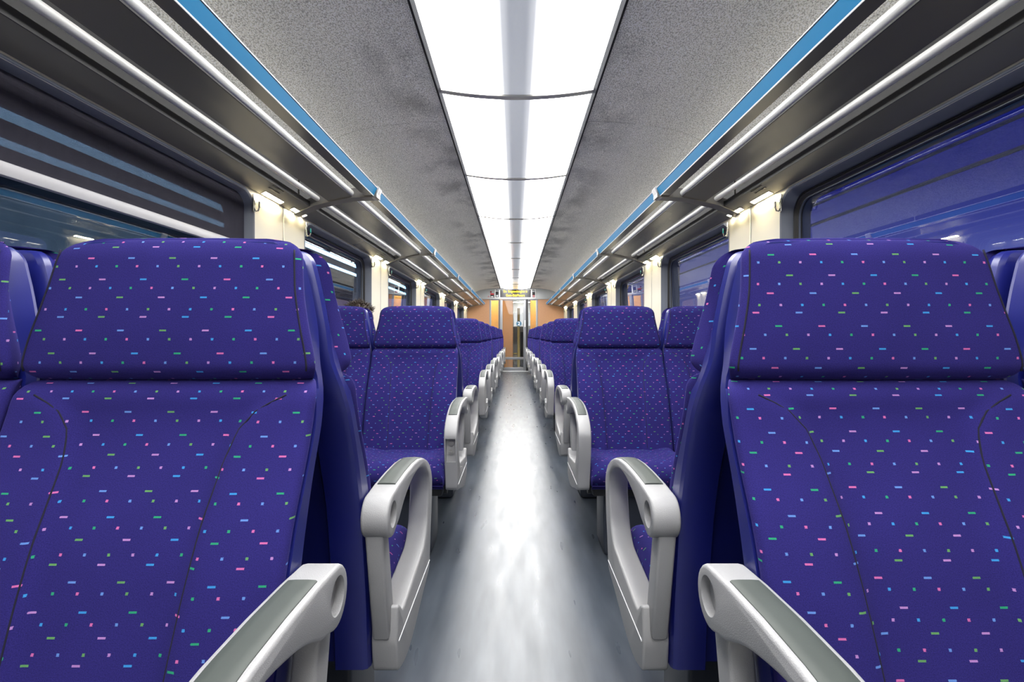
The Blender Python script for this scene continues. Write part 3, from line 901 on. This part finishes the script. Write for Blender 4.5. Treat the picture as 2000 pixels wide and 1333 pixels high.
protos = {}
def seat_proto(kind, label, loc, rz, group):
    t = thing('train_seat', label, 'seat', loc, rz, group)
    obj('back_shell', shell_bm(), M['shell'], t, angle=24)
    b_ = obj('backrest', backrest_bm(), M['fabric'], t, angle=180)
    for sg in (-1, 1): obj('seam', seam_bm(sg), M['seam'], b_, angle=180)
    h_ = obj('headrest', headrest_bm(), M['fabric'], t, angle=180)
    for sg in (-1, 1): obj('seam', hem_bm(sg), M['seam'], h_, angle=180)
    obj('seat_cushion', cushion_bm(), M['fabric'], t, angle=180)
    bm = bmesh.new(); add_box(bm, (-0.215, 0.27, 0.29), (0.215, 0.57, 0.352), 0.012)
    add_cyl(bm, (0, 0.47, 0.305), (1, 0, 0), 0.03, 0.45, 20)
    obj('seat_frame', bm, M['black'], t)
    if kind[0] != 'W':
        sg = 1 if kind[0] == 'P' else -1
        arm_parts(t, sg, 'open' in kind)
        bm = plate([round_poly([(-0.21, 0.0, 0.0), (0.155, 0.0, 0.03), (0.155, 0.30, 0.0), (-0.21, 0.30, 0.0)])], 0.20, 0.01)
        mapv(bm, lambda c: Vector((sg * c.x, 0.40 + c.z, c.y)))
        obj('pedestal', bm, M['pedestal'], t)
    else:
        sg = 1 if kind == 'WP' else -1       # bracket towards the wall
        box('wall_bracket', (sg * 0.18, 0.33, 0.22), (sg * 0.318, 0.50, 0.31), M['pedestal'], t, 0.01)
        bm = plate([round_poly([(-0.05, 0.0, 0.0), (0.05, 0.0, 0.0), (0.05, 0.30, 0.0), (-0.05, 0.30, 0.0)])], 0.20, 0.01)
        mapv(bm, lambda c: Vector((c.x, 0.40 + c.z, c.y)))
        obj('pedestal', bm, M['pedestal'], t)
    return t

AX, WX = 0.545, 1.012
ROWS = [  # mid plane, faces camera, descr, window seat too
    (0.86, True, 'in the nearest row, filling the foreground', True),
    (0.86, False, 'seen from behind, back to back with the foreground seat', True),
    (2.77, True, 'in the second row that faces the camera', True),
    (2.77, False, 'seen from behind, back to back with the second row', True),
    (4.78, True, 'in the third row that faces the camera', True),
    (5.70, True, 'in the fourth row that faces the camera', False),
    (6.66, True, 'in the fifth row that faces the camera', False),
    (6.66, False, 'turned away, back to back with the fifth row', False),
    (8.71, True, 'in the sixth row that faces the camera', False),
    (9.75, True, 'in the seventh row that faces the camera', False),
    (9.75, False, 'turned away, back to back with the seventh row', False),
    (11.60, True, 'in the eighth row that faces the camera', False),
    (13.24, True, 'in the last row, next to the glass door', False)]
for ri, (y, faces, desc, win) in enumerate(ROWS):
    for s, side in ((-1, 'left'), (1, 'right')):
        rz = PI if faces else 0.0
        toward = -s if not faces else s          # local sign of the aisle side
        kind = 'P' if toward > 0 else 'N'
        if ri == 2 and s == -1: kind += 'open'
        lab = 'speckled %s aisle seat %s' % (side, desc)
        if 'open' in kind: lab = 'left aisle seat facing the camera whose armrest front cover is missing, showing two screws'
        grp = 'aisle seats along the gangway'
        loc = (s * AX, y, 0)
        if kind in protos: dup(protos[kind], loc, rz, lab, grp)
        else: protos[kind] = seat_proto(kind, lab, loc, rz, grp)
        if win:
            kw = 'WN' if toward > 0 else 'WP'
            lab = 'speckled %s window seat %s' % (side, desc)
            loc = (s * WX, y, 0)
            if kw in protos: dup(protos[kw], loc, rz, lab, 'window seats')
            else: protos[kw] = seat_proto(kw, lab, loc, rz, 'window seats')

# ------------------------------------------------------------------ seated passenger (hair shows above the second left window seat)
def skin_body(name, nodes, edges, m, root):
    me = bpy.data.meshes.new('body'); me.from_pydata([n[:3] for n in nodes], edges, []); me.update()
    o = bpy.data.objects.new(name, me); COL.objects.link(o)
    md = o.modifiers.new('skin', 'SKIN'); md.use_smooth_shade = True
    sv = me.skin_vertices[0].data
    for i, n in enumerate(nodes): sv[i].radius = (n[3], n[4] if len(n) > 4 else n[3])
    sv[root].use_root = True
    sb = o.modifiers.new('sub', 'SUBSURF'); sb.levels = 2; sb.render_levels = 2
    dg = bpy.context.evaluated_depsgraph_get(); dg.update()
    new = bpy.data.meshes.new_from_object(o.evaluated_get(dg)); o.modifiers.clear(); o.data = new
    bpy.data.meshes.remove(me); new.materials.clear(); new.materials.append(m); finish(new, 180)
    return o
px_, py_ = -0.985, 2.77
per = thing('person', 'person seated facing away by the left window, only dark tousled hair showing above the seat', 'person', (px_, py_ + 0.42, 0.0))
nodes = [(0, 0.02, 0.53, 0.13, 0.10), (0, -0.04, 0.68, 0.13, 0.10), (0, -0.09, 0.84, 0.145, 0.10), (0, -0.11, 0.93, 0.09, 0.07), (0, -0.09, 0.99, 0.05), (0, -0.06, 1.06, 0.075, 0.085), (0, -0.05, 1.13, 0.078, 0.095), (0, -0.06, 1.18, 0.055, 0.07),
         (0.09, 0.05, 0.53, 0.08), (0.10, 0.42, 0.52, 0.06), (0.10, 0.44, 0.10, 0.04), (0.10, 0.54, 0.04, 0.035),
         (-0.09, 0.05, 0.53, 0.08), (-0.10, 0.42, 0.52, 0.06), (-0.10, 0.44, 0.10, 0.04), (-0.10, 0.54, 0.04, 0.035),
         (0.17, -0.08, 0.88, 0.05), (0.19, 0.02, 0.66, 0.042), (0.12, 0.24, 0.62, 0.03), (0.10, 0.31, 0.61, 0.03),
         (-0.17, -0.08, 0.88, 0.05), (-0.19, 0.02, 0.66, 0.042), (-0.12, 0.24, 0.62, 0.03), (-0.10, 0.31, 0.61, 0.03)]
edges = [(0, 1), (1, 2), (2, 3), (3, 4), (4, 5), (5, 6), (6, 7), (0, 8), (8, 9), (9, 10), (10, 11), (0, 12), (12, 13), (13, 14), (14, 15), (2, 16), (16, 17), (17, 18), (18, 19), (2, 20), (20, 21), (21, 22), (22, 23)]
bd = skin_body('body', nodes, edges, M['skin'], 0); bd.parent = per
bm = bmesh.new()
bmesh.ops.create_uvsphere(bm, u_segments=28, v_segments=18, radius=1.0)
for v in bm.verts:
    c = v.co
    n = 1 + 0.05 * math.sin(9 * c.x + 4 * c.z) * math.cos(7 * c.y + 3 * c.x)
    v.co = Vector((c.x * 0.086 * n, -0.065 + c.y * 0.102 * n, 1.108 + c.z * 0.092 * n))
rnd = random.Random(3)
for i in range(420):
    th = rnd.uniform(0, 2 * PI); ph = rnd.uniform(0.0, 1.25)
    d = Vector((math.sin(ph) * math.cos(th), math.sin(ph) * math.sin(th), math.cos(ph)))
    p = Vector((d.x * 0.084, -0.065 + d.y * 0.100, 1.108 + d.z * 0.090))
    side = Vector((d.x * 0.6 + rnd.uniform(-.5, .5), d.y * 0.6 + rnd.uniform(-.5, .5), rnd.uniform(0.0, 0.45))).normalized()
    ln = rnd.uniform(0.014, 0.032)
    add_tube(bm, [p, p + d * ln * 0.4 + side * ln * 0.4, p + d * ln * 0.4 + side * ln], [0.0022, 0.0016, 0.0004], 4)
obj('hair', bm, M['hair'], per, angle=180)
bm = bmesh.new()
jn = [(0, 0.02, 0.50, 0.155, 0.125), (0, -0.04, 0.68, 0.155, 0.12), (0, -0.09, 0.84, 0.165, 0.115), (0, -0.11, 0.915, 0.10, 0.085),
      (0.17, -0.08, 0.88, 0.065), (0.19, 0.02, 0.66, 0.055), (0.13, 0.20, 0.625, 0.042), (-0.17, -0.08, 0.88, 0.065), (-0.19, 0.02, 0.66, 0.055), (-0.13, 0.20, 0.625, 0.042)]
bm.free()
jk = skin_body('jacket', jn, [(0, 1), (1, 2), (2, 3), (2, 4), (4, 5), (5, 6), (2, 7), (7, 8), (8, 9)], M['cloth'], 0); jk.parent = per

# ------------------------------------------------------------------ bulkhead with the glass door
ZD = 1.995
for s, x0, x1, side in ((-1, -1.5, -0.718, 'left'), (1, 0.617, 1.5, 'right')):
    bm = bmesh.new(); add_box(bm, (x0, YB, 0), (x1, YB + 0.05, ZD)); struct(obj('wall_back_' + side, bm, M['beige']))
arch = [(x, z - 0.002) for x, z in CEIL]
prof = [(-1.345, ZD)] + [(-x, z) for x, z in arch[::-1]] + [(x, z) for x, z in arch] + [(1.345, ZD)]
bm = bmesh.new(); add_prism_y(bm, prof, YB - 0.005, YB + 0.06)
add_box(bm, (-1.1, YB - 0.02, ZD - 0.01), (1.1, YB - 0.004, ZD + 0.025), 0.004)
struct(obj('wall_back', bm, M['board']))
def frame_piece(nm, lo, hi, parent=None, m=None):
    return box(nm, lo, hi, m or M['doorframe'], parent, 0.004)
dr = bpy.data.objects.new('door_1', None); COL.objects.link(dr); dr.location = (0, YB, 0); dr['kind'] = 'structure'
frame_piece('door_stile', (-0.435, 0.0, 0.0), (-0.355, 0.035, ZD - 0.02), dr)
frame_piece('door_stile', (0.215, 0.0, 0.0), (0.292, 0.035, ZD - 0.02), dr)
frame_piece('door_rail', (-0.36, 0.0, 1.955), (0.22, 0.035, ZD - 0.02), dr)
frame_piece('door_rail', (-0.36, 0.0, 0.325), (0.22, 0.035, 0.395), dr)
frame_piece('door_rail', (-0.36, 0.0, 0.015), (0.22, 0.035, 0.115), dr)
frame_piece('lower_bar', (-0.212, 0.01, 0.11), (-0.204, 0.03, 0.33), dr, M['frame'])
frame_piece('lower_bar', (0.004, 0.01, 0.11), (0.012, 0.03, 0.33), dr, M['frame'])
box('pane', (-0.356, 0.016, 0.11), (0.216, 0.020, 1.957), M['doorglass'], dr)
bm = bmesh.new(); add_box(bm, (0.245, -0.035, 1.22), (0.275, -0.02, 1.41), 0.005); add_box(bm, (0.253, -0.022, 1.24), (0.267, 0.002, 1.26)); add_box(bm, (0.253, -0.022, 1.37), (0.267, 0.002, 1.39))
obj('handle', bm, M['white'], dr)
bm = bmesh.new(); add_box(bm, (-0.45, -0.03, 0), (0.36, 0.06, 0.012), 0.004); obj('threshold', bm, M['whiteline'], dr)
bm = bmesh.new(); add_box(bm, (0.292, YB + 0.004, 0), (0.345, YB + 0.05, ZD)); add_box(bm, (-0.457, YB + 0.004, 0), (-0.435, YB + 0.05, ZD)); struct(obj('trim_2', bm, M['black']))
for nm, x0, x1 in (('window_21', -0.718, -0.457), ('window_22', 0.345, 0.617)):
    f = bpy.data.objects.new(nm, None); COL.objects.link(f); f.location = (0, YB, 0); f['kind'] = 'structure'
    l = 0.05 if x0 < 0 else 0.012; r = 0.012 if x0 < 0 else 0.055
    frame_piece('frame_stile', (x0, 0.0, 0), (x0 + l, 0.045, ZD), f); frame_piece('frame_stile', (x1 - r, 0.0, 0), (x1, 0.045, ZD), f)
    frame_piece('frame_rail', (x0 + l, 0.0, 1.955), (x1 - r, 0.045, ZD), f); frame_piece('frame_rail', (x0 + l, 0.0, 0), (x1 - r, 0.045, 0.12), f)
    box('pane', (x0 + l - 0.003, 0.018, 0.11), (x1 - r + 0.003, 0.022, 1.96), M['doorglass'], f)

# signs above the door
def sign_case(name, label, cat, x0, x1, z0, z1):
    t = thing(name, label, cat, ((x0 + x1) / 2, YB - 0.006, (z0 + z1) / 2))
    w, h = (x1 - x0) / 2, (z1 - z0) / 2
    bm = bmesh.new()
    for lo, hi in (((-w, -0.02, h - 0.012), (w, 0, h)), ((-w, -0.02, -h), (w, 0, -h + 0.012)), ((-w, -0.02, -h + 0.012), (-w + 0.012, 0, h - 0.012)), ((w - 0.012, -0.02, -h + 0.012), (w, 0, h - 0.012))): add_box(bm, lo, hi)
    obj('casing', bm, M['white'], t)
    box('screen', (-w + 0.011, -0.014, -h + 0.011), (w - 0.011, -0.001, h - 0.011), M['screen'], t)
    return t
def put_text(nm, body, size, x, z, m, parent, sx=1.0, yoff=-0.0155, ext=0.0008, bold=0.0012):
    bm = text_bm(body, size, ext, bold=bold)
    mapv(bm, lambda c: Vector((x + c.x * sx, yoff - c.z, z + c.y)))
    return obj(nm, bm, m, parent, angle=None)
t = sign_case('destination_display', 'black display above the glass door with two lines of yellow lettering', 'display', -0.435, 0.435, 2.025, 2.262)
put_text('lettering', 'Do  Beigtendainghto is', 0.094, -0.005, 0.056, M['led'], t, 0.76)
put_text('lettering', 'Gent-SlabPieters', 0.094, -0.005, -0.052, M['led'], t, 0.82)
t = sign_case('toilet_sign', 'black WC sign with a lit square to the left of the destination display', 'sign', -0.562, -0.446, 2.025, 2.262)
put_text('lettering', 'WC', 0.058, 0.0, 0.066, M['ledwhite'], t, 0.9)
bm = bmesh.new()
for i in (-1, 1):
    for k in (-1, 1): add_box(bm, (i * 0.013 - 0.0115, -0.0165, -0.065 + k * 0.013 - 0.0115), (i * 0.013 + 0.0115, -0.0142, -0.065 + k * 0.013 + 0.0115))
obj('status_square', bm, M['ledwhite'], t)
t = sign_case('coach_number_sign', 'black sign with 457 and a red cross to the right of the destination display', 'sign', 0.446, 0.556, 2.025, 2.262)
put_text('lettering', '457', 0.060, 0.0, 0.060, M['ledwhite'], t, 0.82)
bm = bmesh.new(); add_box(bm, (-0.036, -0.0152, -0.082), (0.036, -0.0142, -0.058)); obj('status_band', bm, M['ledwhite'], t)
bm = bmesh.new()
for q in (-1, 1):
    a_ = Vector((-0.020, -0.0165, -0.07 - q * 0.030)); b_ = Vector((0.020, -0.0165, -0.07 + q * 0.030)); add_tube(bm, [a_, b_], 0.007, 6)
obj('status_cross', bm, M['ledred'], t)
t = thing('emergency_notice', 'red emergency notice with a round button on the grey board beside the WC sign', 'notice', (-0.64, YB - 0.006, 2.08))
box('red_band', (-0.052, -0.004, 0.030), (0.05, 0, 0.070), M['red'], t)
box('picture', (-0.048, -0.004, -0.045), (0.05, 0, 0.028), M['black'], t)
bm = bmesh.new(); add_box(bm, (-0.036, -0.0055, -0.035), (0.03, -0.003, -0.01)); obj('picture_white', bm, M['white'], t)
bm = bmesh.new(); add_cyl(bm, (-0.035, -0.008, 0.105), (0, 1, 0), 0.024, 0.016, 20); obj('button', bm, M['darkred'], t)
bm = plate([[(-0.125, -0.035), (-0.075, -0.035), (-0.10, 0.005)], [(-0.114, -0.029), (-0.086, -0.029), (-0.10, -0.006)]], 0.002)
mapv(bm, lambda c: Vector((c.x, -0.002 + c.z, c.y))); obj('warning_triangle', bm, M['red'], t)
# class sign on the glass
t = thing('class_sign', 'round blue sticker with a white 2 on the glass door', 'sign', (0.095, YB + 0.014, 1.315))
bm = bmesh.new(); add_cyl(bm, (0, 0, 0), (0, 1, 0), 0.073, 0.003, 40); obj('disc', bm, M['signblue'], t)
put_text('lettering', '2', 0.13, 0.0, 0.0, M['white'], t, 1.15, -0.0016, 0.0004)

# ------------------------------------------------------------------ vestibule behind the door
VY = YB + 5.2
bm = bmesh.new(); add_box(bm, (-1.5, YB + 1.0, 0), (-0.075, YB + 3.2, 2.25)); struct(obj('wall_vestibule_left', bm, M['beige']))
bm = bmesh.new(); add_box(bm, (0.44, YB + 0.9, 0), (1.5, YB + 1.0, 2.25)); struct(obj('wall_vestibule_right', bm, M['amber']))
bm = bmesh.new(); add_box(bm, (-1.5, YB + 0.93, 0), (-0.44, YB + 0.99, 2.25)); struct(obj('wall_vestibule_panel', bm, M['amber']))
bm = bmesh.new(); add_box(bm, (-1.5, YB + 0.06, 2.25), (1.5, VY, 2.3)); struct(obj('ceiling', bm, M['board']))
bm = bmesh.new(); add_box(bm, (-1.5, VY, 0), (1.5, VY + 0.05, 2.3)); struct(obj('wall_vestibule_back', bm, M['wallgrey']))
for s, nm in ((-1, 'left'), (1, 'right')):
    bm = bmesh.new(); add_box(bm, (s * 1.45, YB + 0.05, 0), (s * 1.5, VY, 2.3)); struct(obj('wall_vestibule_side_' + nm, bm, M['wallgrey']))
t = thing('vestibule_lamp', 'long bright lamp on the ceiling behind the glass door', 'lamp', (0.15, YB + 4.7, 2.25), 0)
box('housing', (-0.4, -0.08, -0.03), (0.4, 0.08, 0.0), M['board'], t, 0.005); box('tube', (-0.38, -0.06, -0.045), (0.38, 0.06, -0.029), M['vestlamp'], t, 0.005)
for sx, lab in ((-0.66, 'added warm lamp behind the left glass strip beside the door'), (0.66, 'added warm lamp behind the right glass strip beside the door')):
    t = thing('vestibule_lamp', lab, 'lamp', (sx, YB + 0.5, 2.25), 0)  # unseen lamps, added to brighten the panels behind the glass strips
    box('housing', (-0.13, -0.13, -0.03), (0.13, 0.13, 0.0), M['board'], t, 0.005); box('light_disc', (-0.11, -0.11, -0.04), (0.11, 0.11, -0.029), M['amberfill'], t, 0.005)
t = thing('handrail', 'pale yellow handrail post with a crossbar behind the glass door', 'handrail', (0.10, YB + 1.9, 0.0))
bm = bmesh.new(); add_cyl(bm, (0, 0, 0.92), (0, 0, 1), 0.042, 1.84, 20); obj('post', bm, M['yellow'], t)
bm = bmesh.new(); add_tube(bm, [(0, 0, 0.42), (-0.17, 0, 0.42)], 0.022, 12); obj('crossbar', bm, M['yellow'], t)
bm = bmesh.new(); add_box(bm, (-0.05, VY - 0.02, 1.35), (0.6, VY - 0.004, 1.85)); o = obj('window_23', bm, M['ledwhite']); struct(o)
t = thing('vestibule_shelf', 'white shelf with a small grey box seen through the glass door', 'shelf', (0.18, VY - 0.12, 1.34))
box('board', (-0.30, -0.1, -0.02), (0.30, 0.1, 0.0), M['white'], t, 0.004); box('control_box', (0.10, -0.08, 0.0), (0.24, 0.08, 0.14), M['board'], t, 0.006)
t = thing('partition_panel', 'dark grey panel standing behind the pale yellow handrail', 'panel', (0.235, YB + 2.3, 0.0))
box('panel_board', (-0.075, -0.02, 0.28), (0.13, 0.02, 1.1), M['black'], t, 0.006); box('kick_plate', (-0.075, -0.02, 0.0), (0.13, 0.02, 0.28), M['frame'], t, 0.004)
t = thing('stairs', 'white-edged steps behind the lower glass of the door', 'stairs', (0.1, YB + 3.2, 0.0))
for i in range(3): box('step', (-0.16, i * 0.26, 0.0), (0.5, (i + 1) * 0.26, 0.10 * (i + 1)), M['steps'], t, 0.006)

# ------------------------------------------------------------------ outside, in the dusk
for nm, z, lab in ((0, 3.16, 'upper'), (1, 2.88, 'lower')):
    t = thing('platform_light', 'long bluish-white %s light tube outside the left windows' % lab, 'light', (-5.0, 0, z), 0, 'light tubes over the platform')
    bm = bmesh.new(); r = 0.05 - 0.012 * nm
    add_tube(bm, [(0, -14, 0), (0, 23.4, 0), (0.0, 23.7, 0.03), (-0.02, 24.6, 0.22)], r, 10); obj('tube', bm, M['tube'], t)
    bm = bmesh.new(); add_box(bm, (-0.06, -14, r), (0.06, 23.5, r + 0.05)); obj('housing', bm, M['night'], t)
bm = bmesh.new()
add_box(bm, (-9.0, -16, 3.6), (-3.2, 34, 3.75))  # canopy added to keep the view through the left windows dark
for y in range(-12, 34, 5): add_box(bm, (-9.0, y, 3.4), (-3.2, y + 0.15, 3.6))
for x in (-4.2, -6.2, -7.6): add_box(bm, (x, -16, 3.42), (x + 0.12, 34, 3.6))
tag(obj('darkening_canopy', bm, M['night']), 'added dark platform canopy darkening the left windows', 'canopy')
bm = bmesh.new(); add_box(bm, (-16, -18, -1.2), (-2.0, 36, -0.4)); tag(obj('platform', bm, M['concrete']), 'dim concrete platform outside the left windows', 'platform')
bm = bmesh.new(); add_box(bm, (-9.3, -18, -0.4), (-9.1, 36, 3.9)); tag(obj('grey_backdrop', bm, M['backdropgrey']), 'added grey backdrop wall outside the left windows', 'wall')  # added backdrop, stands in for the grey reflection in the left panes
bm = bmesh.new(); add_box(bm, (2.2, -18, -1.2), (40, 60, -0.9)); tag(obj('trackbed', bm, M['concrete']), 'dim track bed outside the right windows', 'ground')
t = thing('overhead_line', 'overhead wires on cross beams outside the right windows', 'overhead line', (6.0, 0, -0.9))
bm = bmesh.new()
for x, z in ((-0.4, 4.55), (0.2, 4.2), (0.9, 4.9)): add_tube(bm, [(x, -16, z), (x, 40, z)], 0.03, 6)
obj('wire', bm, M['frame'], t)
for y in (-5, 26, 38):
    bm = bmesh.new(); add_cyl(bm, (2.4, y, 2.9), (0, 0, 1), 0.12, 5.8, 14); add_box(bm, (-1.2, y - 0.06, 5.1), (2.4, y + 0.06, 5.25)); obj('mast', bm, M['frame'], t)
for y, z in ((6.3, 3.7), (14.0, 3.9)):
    t = thing('yard_lamp', 'warm yard lamp glowing outside the right windows, %s one' % ('nearer' if y < 10 else 'farther'), 'lamp', (7.6, y, -0.9), 0, 'yard lamps')
    bm = bmesh.new(); add_cyl(bm, (0, 0, (z + 0.9) / 2), (0, 0, 1), 0.05, z + 0.9, 12); obj('pole', bm, M['night'], t)
    bm = bmesh.new(); add_box(bm, (-0.10, -0.3, z + 0.9), (0.10, 0.3, z + 1.0), 0.03); obj('lamp_head', bm, M['lamp'], t)
